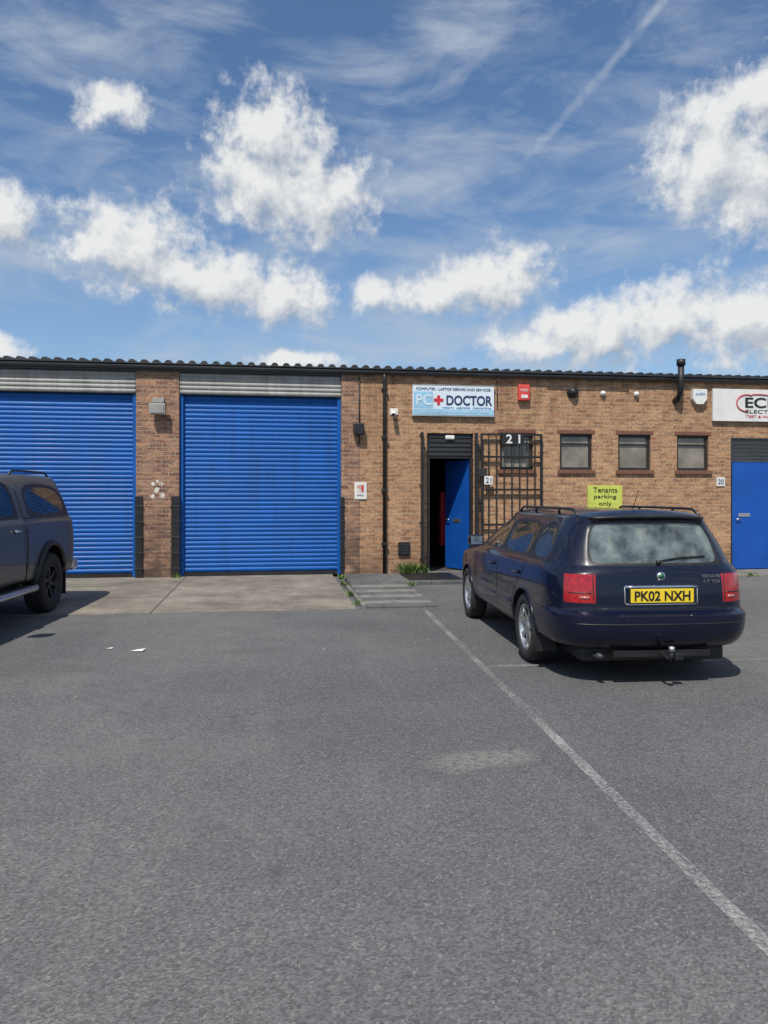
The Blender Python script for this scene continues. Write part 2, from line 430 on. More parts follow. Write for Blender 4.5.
# door 20
box('door_head_panel', 9.2, 10.15, 14.05, 14.12, 2.22, 2.70, M['galv'], B)
for k in range(6): box('head_slat', 9.22, 10.13, 14.03, 14.052, 2.25+k*.075, 2.30+k*.075, M['gutter'], B, .004)
box('door_frame', 9.2, 9.26, 14.04, 14.13, .03, 2.22, M['black'], B, .004); box('door_frame', 10.09, 10.15, 14.04, 14.13, .03, 2.22, M['black'], B, .004)
box('door_leaf', 9.26, 10.09, 14.06, 14.11, .035, 2.22, M['door'], B, .004)
box('letter_plate', 9.40, 9.66, 14.05, 14.06, 1.10, 1.17, M['silver'], B)
tube('door_handle', [(9.34, 14.02, 1.05), (9.44, 14.02, 1.05)], .012, M['silver'], B)
box('threshold', 2.9, 3.85, 13.96, 14.1, .0, .078, M['kerbc'], B)

P = empty('drainpipe'); P.parent = B
tube('pipe', [(2.09, 13.93, .05), (2.09, 13.93, 3.72), (2.09, 13.93, 3.82)], .034, M['black'], P, 14)
for z in (.6, 1.6, 2.6, 3.5): box('bracket', 2.04, 2.14, 13.888, 14.0, z, z+.05, M['black'], P, .004)
P = empty('flue_pipe'); P.parent = B
tube('pipe', [(7.98, 13.99, 3.42), (7.99, 13.90, 3.46), (8.0, 13.83, 3.56), (8.0, 13.80, 3.75), (8.0, 13.80, 4.1)], .06, M['black'], P, 16)
tube('cap', [(8.0, 13.80, 4.1), (8.0, 13.80, 4.22)], .085, M['black'], P, 16)
tube('cable', [(1.62, 13.975, 2.5), (1.62, 13.975, 3.75)], .012, M['black'], B, 6)
tube('cable', [(5.3, 13.985, 3.62), (7.0, 13.985, 3.62)], .008, M['gutter'], B, 6)
tube('cable', [(4.3, 13.985, 3.2), (4.3, 13.985, 3.75)], .008, M['black'], B, 6)
box('vent_box', 2.36, 2.58, 13.95, 14.0, .40, .65, M['black'], B, .01)
for k in range(4): box('louvre', 2.38, 2.56, 13.942, 13.952, .43+k*.05, .455+k*.05, M['dark'], B)

G = empty('security_gate')
gy = 13.90; x0, x1, z0, z1 = 3.95, 5.18, .22, 2.72
for x in (x0, x1-.04): box('stile', x, x+.04, gy, gy+.04, z0, z1, M['black'], G, .003)
for z in (z0, .95, 1.62, 2.25, z1-.04): box('rail', x0+.04, x1-.04, gy+.002, gy+.038, z, z+.04, M['black'], G)
for k in range(1, 8):
    x = x0+(x1-x0)*k/8; box('bar', x-.008, x+.008, gy+.01, gy+.026, z0+.04, z1-.04, M['black'], G)
box('stile', x0-.13, x0-.07, gy-.05, gy-.01, .1, z1, M['black'], G, .003)
for z in (.5, 1.4, 2.4): box('hinge', x0-.1, x0+.01, gy-.02, gy+.1, z, z+.06, M['black'], G)
box('lock_box', x0-.05, x0+.12, gy-.02, gy, 1.9, 2.06, M['dark'], G, .004)
G = empty('security_gate')
box('stile', 2.76, 2.81, 13.78, 13.82, .3, 2.72, M['black'], G, .003); box('stile', 2.80, 2.84, 13.93, 13.97, .3, 2.72, M['black'], G, .003)
for z in (.3, 1.0, 1.7, 2.66): box('rail', 2.775, 2.81, 13.82, 13.99, z, z+.04, M['black'], G)

S = empty('shop_sign')
box('board', 2.63, 4.22, 13.93, 13.985, 3.05, 3.62, M['signwhite'], S, .004)
for a, b_, c, d in ((2.615, 4.235, 3.035, 3.05), (2.615, 4.235, 3.62, 3.635)): box('trim', a, b_, 13.925, 13.985, c, d, M['galv'], S)
box('band', 2.64, 4.21, 13.926, 13.929, 3.06, 3.17, M['signblue'], S)
box('panel', 2.65, 3.02, 13.9265, 13.929, 3.185, 3.50, M['signblue'], S)
text('letters_pc', 'PC', .30, .20, (2.85, 13.922, 3.34), M['signwhite'], S, bold=.01)
box('cross_v', 3.10, 3.155, 13.92, 13.929, 3.25, 3.43, M['red'], S); box('cross_h', 3.035, 3.22, 13.9205, 13.9285, 3.315, 3.37, M['red'], S)
text('letters_doctor', 'DOCTOR', .90, .19, (3.73, 13.925, 3.34), M['navytxt'], S, bold=.025)
text('letters_top', 'COMPUTER - LAPTOP REPAIRS AND SERVICES', 1.45, .05, (3.42, 13.925, 3.55), M['navytxt'], S)
text('letters_low', 'repairs  upgrades  networking', .95, .05, (3.68, 13.925, 3.20), M['bluetxt'], S)
text('letters_band', 'www.  sales - service - support   0800', 1.4, .05, (3.42, 13.922, 3.115), M['signwhite'], S)
S = empty('company_sign')
box('board', 8.77, 11.0, 13.93, 13.985, 3.03, 3.68, M['white'], S, .004)
text('letters', 'ECHO', 1.1, .21, (10.02, 13.925, 3.41), M['blktxt'], S, bold=.02)
text('letters_small', 'ELECTRICAL', 1.0, .07, (9.98, 13.925, 3.23), M['blktxt'], S)
text('letters_red', 'TEST & INSPECTION', 1.0, .05, (9.98, 13.925, 3.13), M['red'], S)
tube('swoosh', [(9.50+.22*cos(t)+.0, 13.922, 3.40+.17*sin(t)) for t in [radians(60+i*12) for i in range(19)]], .012, M['red'], S, 6)
tube('swoosh', [(9.75+.55*cos(t), 13.92, 3.38+.20*sin(t)) for t in [radians(40+i*8) for i in range(9)]], .01, M['red'], S, 6)
S = empty('parking_sign')
box('board', 6.13, 6.85, 13.965, 13.99, 1.22, 1.73, M['yellow'], S, .004)
for k, s in enumerate(('Tenants', 'parking', 'only')): text('line', s, (.50, .46, .26)[k], .10, (6.49, 13.96, 1.64-k*.14), M['blktxt'], S)
S = empty('number_sign'); box('plate', 4.36, 4.80, 13.875, 13.895, 2.50, 2.73, M['black'], S); text('digits', '2 1', .28, .17, (4.58, 13.87, 2.615), M['white'], S, bold=.02)
S = empty('number_sign'); box('plate', 4.01, 4.17, 13.87, 13.88, 1.74, 1.90, M['white'], S); text('digits', '21', .11, .10, (4.09, 13.866, 1.82), M['navytxt'], S)
S = empty('number_sign'); box('plate', 8.88, 9.06, 13.98, 13.995, 1.72, 1.90, M['white'], S); text('digits', '20', .12, .10, (8.97, 13.975, 1.81), M['navytxt'], S)
S = empty('notice_poster'); box('sheet', 1.53, 1.76, 13.975, 13.984, 1.46, 1.78, M['white'], S)
box('picture', 1.56, 1.73, 13.972, 13.975, 1.58, 1.74, M['chalk'], S); text('head', 'NO', .09, .06, (1.62, 13.97, 1.69), M['red'], S)
text('body', 'entry', .12, .04, (1.64, 13.97, 1.53), M['navytxt'], S)
box('stripe', 1.66, 1.70, 13.9705, 13.9725, 1.60, 1.72, M['red'], S)
S = empty('alarm_box'); box('body', 4.70, 4.93, 13.90, 13.99, 3.36, 3.67, M['redbox'], S, .02); text('label', 'FIRE', .15, .05, (4.815, 13.895, 3.56), M['white'], S)
box('window', 4.75, 4.88, 13.892, 13.90, 3.41, 3.47, M['white'], S)
S = empty('alarm_box')
mkobj('body', [(x, y, z) for y in (13.90, 13.99) for x, z in ((8.32, 3.66), (8.62, 3.66), (8.62, 3.46), (8.54, 3.36), (8.40, 3.36), (8.32, 3.46))],
      [(0, 1, 2, 3, 4, 5), (6, 7, 8, 9, 10, 11)]+[(i, (i+1) % 6, (i+1) % 6+6, i+6) for i in range(6)], M['white'], S)
text('label', 'ALARM', .2, .05, (8.47, 13.895, 3.56), M['bluetxt'], S)
def dome(name, x, z, r, m):
    S = empty(name)
    V = []; F = []; nu = 16; nv = 7
    for j in range(nv):
        a = j/(nv-1)*pi/2
        for i in range(nu):
            t = 2*pi*i/nu; V.append((x+r*cos(a)*cos(t), 13.985-r*.95*sin(a)-.03, z+r*cos(a)*sin(t)))
    for j in range(nv-1):
        for i in range(nu): F.append((j*nu+i, j*nu+(i+1) % nu, (j+1)*nu+(i+1) % nu, (j+1)*nu+i))
    mkobj('lens', V, F, m, S, True)
    tube('base', [(x, 13.999, z), (x, 13.955, z)], r*1.15, M['white'] if m != M['black'] else M['dark'], S, 20)
dome('security_camera', 5.82, 3.55, .10, M['black'])
dome('security_light', 6.45, 3.54, .045, M['white']); dome('security_light', 7.15, 3.54, .045, M['white'])
S = empty('security_camera'); tube('body', [(2.24, 13.80, 3.04), (2.28, 13.95, 3.09)], .045, M['white'], S, 14); tube('arm', [(2.28, 13.93, 3.09), (2.28, 14.0, 3.12)], .02, M['white'], S)
tube('lens', [(2.237, 13.79, 3.036), (2.24, 13.80, 3.04)], .03, M['black'], S, 12)
box('plate', 2.2, 2.36, 13.975, 13.995, 3.05, 3.17, M['white'], S, .01)
S = empty('floodlight'); o = box('head', -2.16, -1.88, 13.80, 13.90, 2.97, 3.17, M['galv'], S, .015); box('glass', -2.13, -1.91, 13.79, 13.80, 3.0, 3.13, M['galv'], S)
box('bracket', -2.05, -1.99, 13.9, 14.0, 3.04, 3.10, M['black'], S); box('junction', -2.12, -1.92, 13.93, 14.0, 3.19, 3.28, M['galv'], S, .01)
S = empty('floodlight'); box('head', 1.50, 1.70, 13.84, 13.95, 2.66, 2.88, M['black'], S, .02); box('bracket', 1.58, 1.63, 13.95, 13.99, 2.72, 2.8, M['black'], S)

def weeds(name, spots, cnt, h):
    V = []; F = []
    for sx, sy, sz, spread in spots:
        for i in range(cnt):
            bx = sx+random.gauss(0, spread); by = sy+random.gauss(0, spread*.35); a = random.uniform(0, 2*pi); L = h*random.uniform(.35, 1)
            lean = random.uniform(.1, .8); w = random.uniform(.008, .02)
            px = cos(a)*lean*L; py = sin(a)*lean*L; nx = -sin(a)*w; ny = cos(a)*w; n = len(V)
            V += [(bx, by, sz), (bx+px*.5+nx, by+py*.5+ny, sz+L*.55), (bx+px, by+py, sz+L*.9), (bx+px*.5-nx, by+py*.5-ny, sz+L*.55)]
            F.append((n, n+1, n+2, n+3))
    me = bpy.data.meshes.new(name); me.from_pydata(V, [], F); me.materials.append(M['leaf'])
    o = bpy.data.objects.new(name, me); COL.objects.link(o)
weeds('weeds', [(2.66, 13.85, .06, .12), (2.5, 13.8, .06, .07)], 110, .26)
weeds('weeds', [(1.2, 13.2, .04, .03), (1.2, 12.3, .03, .03), (1.16, 11.2, .01, .03), (1.2, 10.3, 0, .04), (2.3, 12.4, 0, .04), (-1.7, 13.9, .04, .05), (8.9, 12.9, 0, .1)], 22, .12)
mkobj('litter', [(-1.36, 7.56, .006), (-1.24, 7.52, .010), (-1.22, 7.60, .02), (-1.31, 7.64, .006)], [(0, 1, 2, 3)], M['white'])
mkobj('litter', [(-1.62, 7.72, .006), (-1.56, 7.70, .008), (-1.55, 7.74, .014), (-1.6, 7.75, .006)], [(0, 1, 2, 3)], M['white'])
V = []; F = []
for i in range(110):
    x = random.uniform(-5, 6); y = random.choice([random.uniform(9.3, 9.95), random.uniform(2.5, 9.5)]); r = random.uniform(.006, .018); n = len(V)
    V += [(x-r, y, .003), (x, y-r*.7, .003), (x+r, y, .003), (x, y+r*.8, .003), (x, y, .003+r)]
    F += [(n, n+1, n+4), (n+1, n+2, n+4), (n+2, n+3, n+4), (n+3, n, n+4)]
mkobj('loose_grit', V, F, M['kerbc'])
# ------------------------------------------------------------ vehicles
paint = mat('navy_car_paint', (.0015, .0035, .017), .3, 0, .06, 2, coat=.55, spec=.3)
grey = mat('grey_truck_paint', (.078, .079, .080), .45, .1, .06, 2, coat=.35)
trim = mat('black_trim', (.012, .012, .013), .45, 0, .2, 8)
rubber = mat('tyre_rubber', (.018, .018, .018), .85, 0, .25, 12, .2, 60)
alloy = mat('alloy', (.5, .51, .52), .3, .85, .08, 10)
darkalloy = mat('dark_alloy', (.03, .03, .032), .35, .6)
glassm = mat('car_glass', (.022, .028, .026), .04, 0, .5, 2.2, spec=.9)
rglass = mat('rear_glass', (.15, .18, .165), .05, .4, .75, 6, coat=1)
lamp = mat('red_lamp', (.32, .005, .009), .15, 0, .35, 30, coat=.8)
chrome = mat('chrome', (.75, .75, .75), .12, 1, .05)
platem = mat('plate_yellow', (.75, .55, .03), .35, 0, .03)
headl = mat('head_lamp', (.55, .56, .58), .1, .5)

def loft_body(name, levels, mats, matf, groups, crease, parent, arches, ar, xin, inset=.02):
    bm = bmesh.new(); cl = bm.edges.layers.float.new('crease_edge')
    R = []; L = []; N = len(levels[0])-1
    for lv in levels:
        r = [bm.verts.new(p) for p in lv]
        l = [r[k] if k in (0, N) else bm.verts.new((-lv[k][0], lv[k][1], lv[k][2])) for k in range(N+1)]
        R.append(r); L.append(l)
    grp = {}
    for i in range(len(levels)-1):
        for side, A in ((1, R), (-1, L)):
            for k in range(N):
                f = bm.faces.new((A[i][k], A[i][k+1], A[i+1][k+1], A[i+1][k]))
                f.material_index = matf(i, k); f.smooth = True
                gname = groups(i, k)
                if gname:
                    key = gname if gname in ('rear', 'front') else gname+str(side)
                    grp.setdefault(key, []).append(f)
    for A, B_ in ((R[0], L[0]), (R[-1], L[-1])):
        for k in range(N):
            vs = []
            for v in (A[k], A[k+1], B_[k+1], B_[k]):
                if v not in vs: vs.append(v)
            f = bm.faces.new(vs); f.smooth = True; f.material_index = 2 if A is R[0] else 0
    bmesh.ops.recalc_face_normals(bm, faces=bm.faces)
    for i, c in crease.items():
        for A in (R, L):
            for k in range(N):
                e = bm.edges.get((A[i][k], A[i][k+1]))
                if e: e[cl] = c
    for key, fs in grp.items():
        fset = set(fs)
        bound = [e for f in fs for e in f.edges if sum(1 for q in e.link_faces if q in fset) == 1]
        for e in bound: e[cl] = .85
        res = bmesh.ops.inset_region(bm, faces=fs, thickness=inset, depth=-.006, use_even_offset=True)
        for f in res['faces']: f.material_index = 2; f.smooth = True
        gi = 5 if key == 'rear' else 1
        for f in fs: f.material_index = gi
        fset = set(fs)
        for f in fs:
            for e in f.edges:
                if sum(1 for q in e.link_faces if q in fset) == 1: e[cl] = .85
    me = bpy.data.meshes.new(name); bm.to_mesh(me); bm.free()
    for m_ in mats: me.materials.append(m_)
    o = bpy.data.objects.new(name, me); COL.objects.link(o)
    md = o.modifiers.new('s', 'SUBSURF'); md.levels = 2; md.render_levels = 2
    cutters = []
    for (ay, az) in arches:
        for s in (1, -1):
            V = []; F = []; n = 40
            for xx in (xin*s, 1.4*s):
                for i in range(n):
                    t = 2*pi*i/n; V.append((xx, ay+ar*cos(t), az+ar*sin(t)))
            F = [tuple(range(n)), tuple(range(n, 2*n))]+[(i, (i+1) % n, n+(i+1) % n, n+i) for i in range(n)]
            c = mkobj('cutter', V, F, None); cutters.append(c)
            bo = o.modifiers.new('c', 'BOOLEAN'); bo.operation = 'DIFFERENCE'; bo.object = c; bo.solver = 'EXACT'
    bpy.context.view_layer.update()
    dg = bpy.context.evaluated_depsgraph_get()
    nm = bpy.data.meshes.new_from_object(o.evaluated_get(dg))
    o.modifiers.clear(); o.data = nm
    for c in cutters: bpy.data.objects.remove(c)
    for p in nm.polygons:
        for (ay, az) in arches:
            inside = all(math.hypot(nm.vertices[v].co.y-ay, nm.vertices[v].co.z-az) < ar+.003 for v in p.vertices)
            c = p.center
            if inside and (abs(p.normal.x) < .2 and math.hypot(c.y-ay, c.z-az) > ar*.9 or abs(abs(c.x)-xin) < .01): p.material_index = 2
    bm = bmesh.new(); bm.from_mesh(nm)
    for e in bm.edges:
        if len(e.link_faces) == 2 and e.calc_face_angle(0) > radians(38): e.smooth = False
    bm.to_mesh(nm)
    bvh = BVHTree.FromBMesh(bm); bm.free()
    o.parent = parent
    return o, bvh

def low(cols, z, yr, yf, w, zf=None, y0f=2.0):
    out = []
    for c in cols:
        if len(c) == 3: y = (yr if c[1] == 'r' else yf)+c[2]
        else: y = c[1]
        zz = z
        if zf is not None and y > y0f: zz = z+(zf-z)*((y-y0f)/(yf-y0f))**1.3
        out.append((c[0]*w, y, zz))
    return out
def lerp(a, b, t, dz=lambda k: 0, sx=1):
    return [(sx*(p[0]*(1-t)+q[0]*t), p[1]*(1-t)+q[1]*t, p[2]*(1-t)+q[2]*t+dz(k)) for k, (p, q) in enumerate(zip(a, b))]
def hit_side(bvh, y, z, s, off=0):
    h = bvh.ray_cast(Vector((s*1.6, y, z)), Vector((-s, 0, 0)))
    return (h[0].x+s*off, y, z) if h[0] else (s*.8, y, z)
def hit_rear(bvh, x, z, off=0):
    h = bvh.ray_cast(Vector((x, -2.5, z)), Vector((0, 1, 0)))
    return (x, h[0].y-off, z) if h[0] else (x, -1, z)
def hit_top(bvh, x, y, off=0):
    h = bvh.ray_cast(Vector((x, y, 3)), Vector((0, 0, -1)))
    return (x, y, h[0].z+off) if h[0] else (x, y, 1)
def dens(pts, n=8):
    out = []
    for a, b_ in zip(pts[:-1], pts[1:]):
        for i in range(n): out.append(tuple(a[j]+(b_[j]-a[j])*i/n for j in range(len(a))))
    out.append(pts[-1]); return out

def wheel(parent, x, y, R, w, s, rimr, am, nsp=7):
    W = empty('wheel'); W.parent = parent
    h = w/2; c = (x, y, R)
    lathe_x('tyre', [(rimr, -h*.85), (rimr+.03, -h), (R-.03, -h*.98), (R-.008, -h*.8), (R, -h*.45), (R, h*.45), (R-.008, h*.8), (R-.03, h*.98), (rimr+.03, h), (rimr, h*.85)], rubber, W, c, 44, True, s)
    lathe_x('rim', [(rimr+.004, h*.86), (rimr-.008, h*.9), (rimr-.018, h*.8), (rimr-.025, h*.3), (rimr-.03, -h*.8)], am, W, c, 44, False, s)
    lathe_x('brake_disc', [(.0, h*.15), (rimr*.72, h*.15), (rimr*.72, h*.05)], M['gutter'], W, c, 30, False, s)
    lathe_x('back', [(.0, -h*.1), (rimr-.02, -h*.1)], trim, W, c, 30, False, s)
    lathe_x('hub', [(.0, h*.72), (.035, h*.72), (.05, h*.62), (.055, h*.2)], am, W, c, 24, False, s)
    for i in range(nsp):
        t = 2*pi*i/nsp+.3; V = []
        for r, ww, xx in ((.04, .024, h*.62), (rimr*.6, .017, h*.70), (rimr-.012, .026, h*.74)):
            for dx in (0, -.03):
                for sg in (-1, 1):
                    V.append((x+s*(xx+dx), y+r*cos(t)-sg*ww*sin(t), R+r*sin(t)+sg*ww*cos(t)))
        F = []
        for a in (0, 4): F += [(a, a+1, a+5, a+4), (a+2, a+3, a+7, a+6), (a, a+2, a+6, a+4), (a+1, a+3, a+7, a+5)]
        mkobj('spoke', V, F, am, W)

# ---------------- estate car
CAR = empty('estate_car', (3.115, 6.56, 0), -radians(3.0))
cols = [(0, 'r', 0), (.34, 'r', .008), (.655, 'r', .035), (.77, 'r', .07), (.885, 'r', .15), (.965, 'r', .30), (1, -.58), (1, -.02), (1, .05), (1, .5), (1, .93), (1, .99), (1, 1.45), (.998, 1.95), (.99, 2.4), (.97, 2.9), (.91, 'f', -.30), (.76, 'f', -.13), (.45, 'f', -.03), (0, 'f', 0)]
L0 = low(cols, .27, -.90, 3.2, .74); L1 = low(cols, .305, -1.02, 3.38, .815); L2 = low(cols, .42, -1.085, 3.44, .845); L3 = low(cols, .565, -1.08, 3.43, .852)
L4 = low(cols, .595, -1.005, 3.36, .850); L4b = low(cols, .645, -1.0, 3.35, .850); L5 = low(cols, .77, -.995, 3.33, .850, .72); L6 = low(cols, .885, -.975, 3.18, .838, .77)
cowl = [(.955, 1.95), (.93, 2.04), (.82, 2.12), (.62, 2.17), (.42, 2.2), (.2, 2.22), (0, 2.22)]
bc = [list(p) for p in low(cols, .95, -.94, 3, .785)]
bc[1][0] = .28*.8; bc[2][0] = .55*.8; bc[3][0] = .70*.8
for k, (fx, y) in enumerate(cowl): bc[13+k] = [fx*.785, y, .96+.02*k/6]
Bv = [tuple(p) for p in bc]
tops = [(0, -.76), (.33, -.755), (.64, -.735), (.80, -.71), (.92, -.64), (.98, -.52), (1, -.42), (1.01, -.03), (1.01, .04), (1.02, .5), (1.01, .93), (1.01, .98), (.99, 1.15), (.96, 1.28), (.90, 1.35), (.78, 1.40), (.6, 1.44), (.42, 1.46), (.2, 1.475), (0, 1.48)]
wt = .615
T = [(fx*wt, y, 1.28+(.025 if k < 3 or k > 15 else 0)) for k, (fx, y) in enumerate(tops)]
Mv = lerp(L6, Bv, .5, lambda k: .045 if k > 14 else .006)
Gv = lerp(Bv, T, .5, sx=1.03)
R1 = [(p[0]*.95, (p[1]-.05 if k < 4 else p[1]*.99), 1.335) for k, p in enumerate(T)]
R2 = [(p[0]*.78, .35+(p[1]-.35)*.95, 1.375) for p in T]
R3 = [(p[0]*.4, .35+(p[1]-.35)*.90, 1.395) for p in T]
levels = [L0, L1, L2, L3, L4, L4b, L5, L6, Mv, Bv, Gv, T, R1, R2, R3]
def cm(i, k):
    if i == 0: return 2
    if i in (5, 6) and k in (2, 3): return 3
    if i in (5, 6) and k in (16, 17): return 4
    if i in (9, 10) and k in (7, 10): return 2
    return 0
def cg(i, k):
    if i in (9, 10):
        if k < 3: return 'rear'
        if k == 6: return 'q'
        if k in (8, 9): return 'rd'
        if k in (11, 12): return 'fd'
        if k >= 14: return 'front'
    return None
body, bvh = loft_body('body', levels, [paint, glassm, trim, lamp, headl, rglass], cm, cg, {3: .7, 4: .7, 7: .5, 9: .6, 12: .5}, CAR, [(0, .31), (2.51, .31)], .355, .55)
for s in (1, -1):
    for y in (0, 2.51):
        wheel(CAR, s*.74, y, .316, .195, s, .205, alloy)
        pts = []
        for i in range(25):
            t = radians(2+i*176/24)
            yy = y+.362*cos(t); zz = .31+.362*sin(t)
            pts.append(hit_side(bvh, yy+.004*cos(t), zz+.004*sin(t), s, 0))
        tube('arch_lip', pts, .009, paint, CAR, 8)
    def sl(nm, pts, r=.0035, m=trim): tube(nm, [hit_side(bvh, y, z, s, -.0005) for y, z in dens(pts)], r, m, CAR, 6)
    sl('door_gap', [(.96, .33), (.96, .93)]); sl('door_gap', [(1.98, .33), (2.0, .6), (1.96, .91)])
    sl('door_gap', [(-.02, .93), (.02, .82), (.20, .70), (.38, .52), (.42, .33)]); sl('sill_gap', [(.42, .33), (1.98, .33)])
    sl('rub_strip', [(.42, .50), (.95, .50)], .014, paint); sl('rub_strip', [(.98, .50), (2.1, .50)], .014, paint)
    sl('bumper_gap', [(-.96, .60), (-.36, .585)])
    for y in (.12, 1.08):
        tube('handle', [hit_side(bvh, yy, .80, s, .018) for yy in (y, y+.05, y+.1, y+.15)], .014, paint, CAR, 8)
    mx = s*.82
    o = box('mirror', mx if s > 0 else mx-.17, mx+.17 if s > 0 else mx, 1.66, 1.80, .95, 1.07, paint, CAR, .035)
    box('mirror_glass', min(mx+s*.02, mx+s*.15), max(mx+s*.02, mx+s*.15), 1.652, 1.662, .965, 1.055, chrome, CAR)
    rp_ = []
    for i in range(15):
        y = -.58+i*1.75/14; rp_.append(hit_top(bvh, s*.535, y, .045 if 0 < i < 14 else .0))
    tube('roof_rail', rp_, .012, trim, CAR, 10)
    for y in (-.1, .6): tube('rail_foot', [hit_top(bvh, s*.535, y, 0), hit_top(bvh, s*.535, y, .045)], .012, trim, CAR, 8)
    sv = [hit_rear(bvh, s*.545, z, -.0005) for z in [.61+.028*i for i in range(11)]]
    tube('tailgate_gap', sv, .004, trim, CAR, 6)
def rl(nm, pts, r=.0035, m=trim, off=-.0005): return tube(nm, [hit_rear(bvh, x, z, off) for x, z in dens(pts)], r, m, CAR, 6)
rl('tailgate_gap', [(-.55, .612), (.55, .612)], .005)
rl('bumper_strip', [(-.72, .50), (-.3, .50), (.3, .50), (.72, .50)], .008, trim, -.004)
rl('spoiler_edge', [(-.49, 1.325), (-.2, 1.338), (.2, 1.338), (.49, 1.325)], .014, trim, .0)
rl('plate_trim', [(-.30, .785), (.30, .785)], .014, chrome, .002)
rl('plate_trim_low', [(-.29, .648), (.29, .648)], .008, chrome, .0)
for s in (1, -1): rl('plate_trim_side', [(s*.298, .65), (s*.30, .785)], .007, chrome, .0)
yb = min(hit_rear(bvh, 0, .71)[1], hit_rear(bvh, .24, .71)[1])-.008
box('number_plate', -.26, .26, yb-.006, yb+.03, .662, .772, platem, CAR, .003)
text('plate_text', 'PK02 NXH', .46, .078, (0, yb-.008, .717), M['blktxt'], CAR, bold=.02)
box('plate_recess', -.275, .275, yb-.002, yb+.05, .655, .778, trim, CAR)
bd = hit_rear(bvh, 0, .87)
tube('badge', [(0, bd[1]-.012, .87), (0, bd[1]+.02, .87)], .034, chrome, CAR, 20); tube('badge_centre', [(0, bd[1]-.014, .87), (0, bd[1], .87)], .022, mat('badge_green', (.02, .12, .05), .3), CAR, 20)
for (x, z, w_) in ((.43, .865, .15), (.43, .825, .13)):
    p = hit_rear(bvh, x, z, .006); text('badge_text', 'ESTATE' if z > .85 else '1.9 TDI', w_, .024, p, chrome, CAR, bold=.01)
revm = mat('rev_lamp', (.42, .16, .15), .2)
for s in (1, -1):
    tube('lamp_divider', [hit_rear(bvh, s*x, .735, -.001) for x in (.56, .60, .64, .68, .72)], .005, trim, CAR, 6)
    tube('reverse_lamp', [hit_rear(bvh, s*x, .70, -.006) for x in (.575, .61, .645)], .014, revm, CAR, 8)
wp = [hit_rear(bvh, x, z, .015) for x, z in dens([(.0, .985), (.18, 1.01), (.42, 1.02)], 4)]
tube('wiper', wp, .006, trim, CAR, 6); tube('wiper_hub', [hit_rear(bvh, 0, .975, .03), hit_rear(bvh, 0, .975, -.02)], .018, trim, CAR, 10)
tube('towbar', [(0, -.95, .26), (0, -1.13, .24), (0, -1.16, .27), (0, -1.16, .32)], .015, M['gutter'], CAR, 10); tube('tow_ball', [(0, -1.16, .31), (0, -1.16, .345)], .024, M['silver'], CAR, 12)
box('tow_socket', .06, .13, -1.10, -1.04, .22, .28, trim, CAR, .01); box('tow_beam', -.4, .4, -1.0, -.95, .235, .285, trim, CAR)
tube('exhaust', [(-.5, -.6, .22), (-.5, -1.0, .24)], .024, M['gutter'], CAR, 12)
box('underbody', -.6, .6, -.85, 3.1, .17, .29, trim, CAR, .02)
for s in (1, -1): box('mud_flap', min(s*.65, s*.83), max(s*.65, s*.83), -.36, -.35, .16, .3, trim, CAR)
tube('antenna', [hit_top(bvh, 0, -.45), tuple(Vector(hit_top(bvh, 0, -.45))+Vector((0, -.12, .16)))], .003, trim, CAR, 6)

# ---------------- pickup with canopy
TR = empty('pickup_truck', (-3.74, 10.37, 0), radians(176))
cols = [(0, 'r', 0), (.3, 'r', .0), (.62, 'r', .015), (.80, 'r', .03), (.94, 'r', .08), (.99, 'r', .18), (1, -.82), (1, .62), (1, .92), (1, 1.25), (1, 1.62), (1, 1.72), (1, 2.2), (.998, 2.75), (.99, 3.0), (.975, 3.5), (.93, 'f', -.28), (.80, 'f', -.12), (.5, 'f', -.03), (0, 'f', 0)]
w0 = .905
L0 = low(cols, .42, -1.05, 3.95, .80); L1 = low(cols, .47, -1.08, 4.02, .88); L2 = low(cols, .70, -1.10, 4.08, .90); L3 = low(cols, .95, -1.09, 4.05, w0, .85, 2.8)
L6 = low(cols, 1.17, -1.07, 3.95, .885, 1.02, 2.8)
bc = [list(p) for p in low(cols, 1.235, -1.05, 3.9, .85)]
cowl = [(.97, 2.75), (.93, 2.85), (.82, 2.93), (.62, 2.98), (.42, 3.0), (.2, 3.02), (0, 3.02)]
for k, (fx, y) in enumerate(cowl): bc[13+k] = [fx*.85, y, 1.24+.02*k/6]
Bv = [tuple(p) for p in bc]
tops = [(0, -.94), (.33, -.94), (.66, -.93), (.80, -.92), (.93, -.88), (.98, -.80), (1, -.70), (1, .60), (1, .92), (1, 1.25), (1, 1.60), (1, 1.68), (.99, 1.9), (.95, 2.05), (.88, 2.12), (.76, 2.17), (.6, 2.20), (.42, 2.22), (.2, 2.23), (0, 2.235)]
T = [(fx*.70, y, 1.68) for fx, y in tops]
Mv = lerp(L6, Bv, .5, lambda k: .04 if k > 14 else 0)
Gv = lerp(Bv, T, .5, sx=1.02)
def rz(p, z): return z+(.03 if p[1] < .7 else -.01)
R1 = [(p[0]*.93, p[1], rz(p, 1.74)) for p in T]; R2 = [(p[0]*.75, .6+(p[1]-.6)*.95, rz(p, 1.77)) for p in T]; R3 = [(p[0]*.35, .6+(p[1]-.6)*.9, rz(p, 1.78)) for p in T]
levels = [L0, L1, L2, L3, L6, Mv, Bv, Gv, T, R1, R2, R3]
def tm(i, k):
    if i == 0: return 2
    if i in (3, 4) and k in (3, 4): return 3
    if i in (2, 3) and k in (16, 17): return 4
    if i in (6, 7) and k == 10: return 2
    return 0
def tg(i, k):
    if i in (6, 7):
        if k < 3: return 'rear'
        if k == 6: return 'q'
        if k in (8, 9): return 'rd'
        if k in (11, 12): return 'fd'
        if k >= 14: return 'front'
    return None
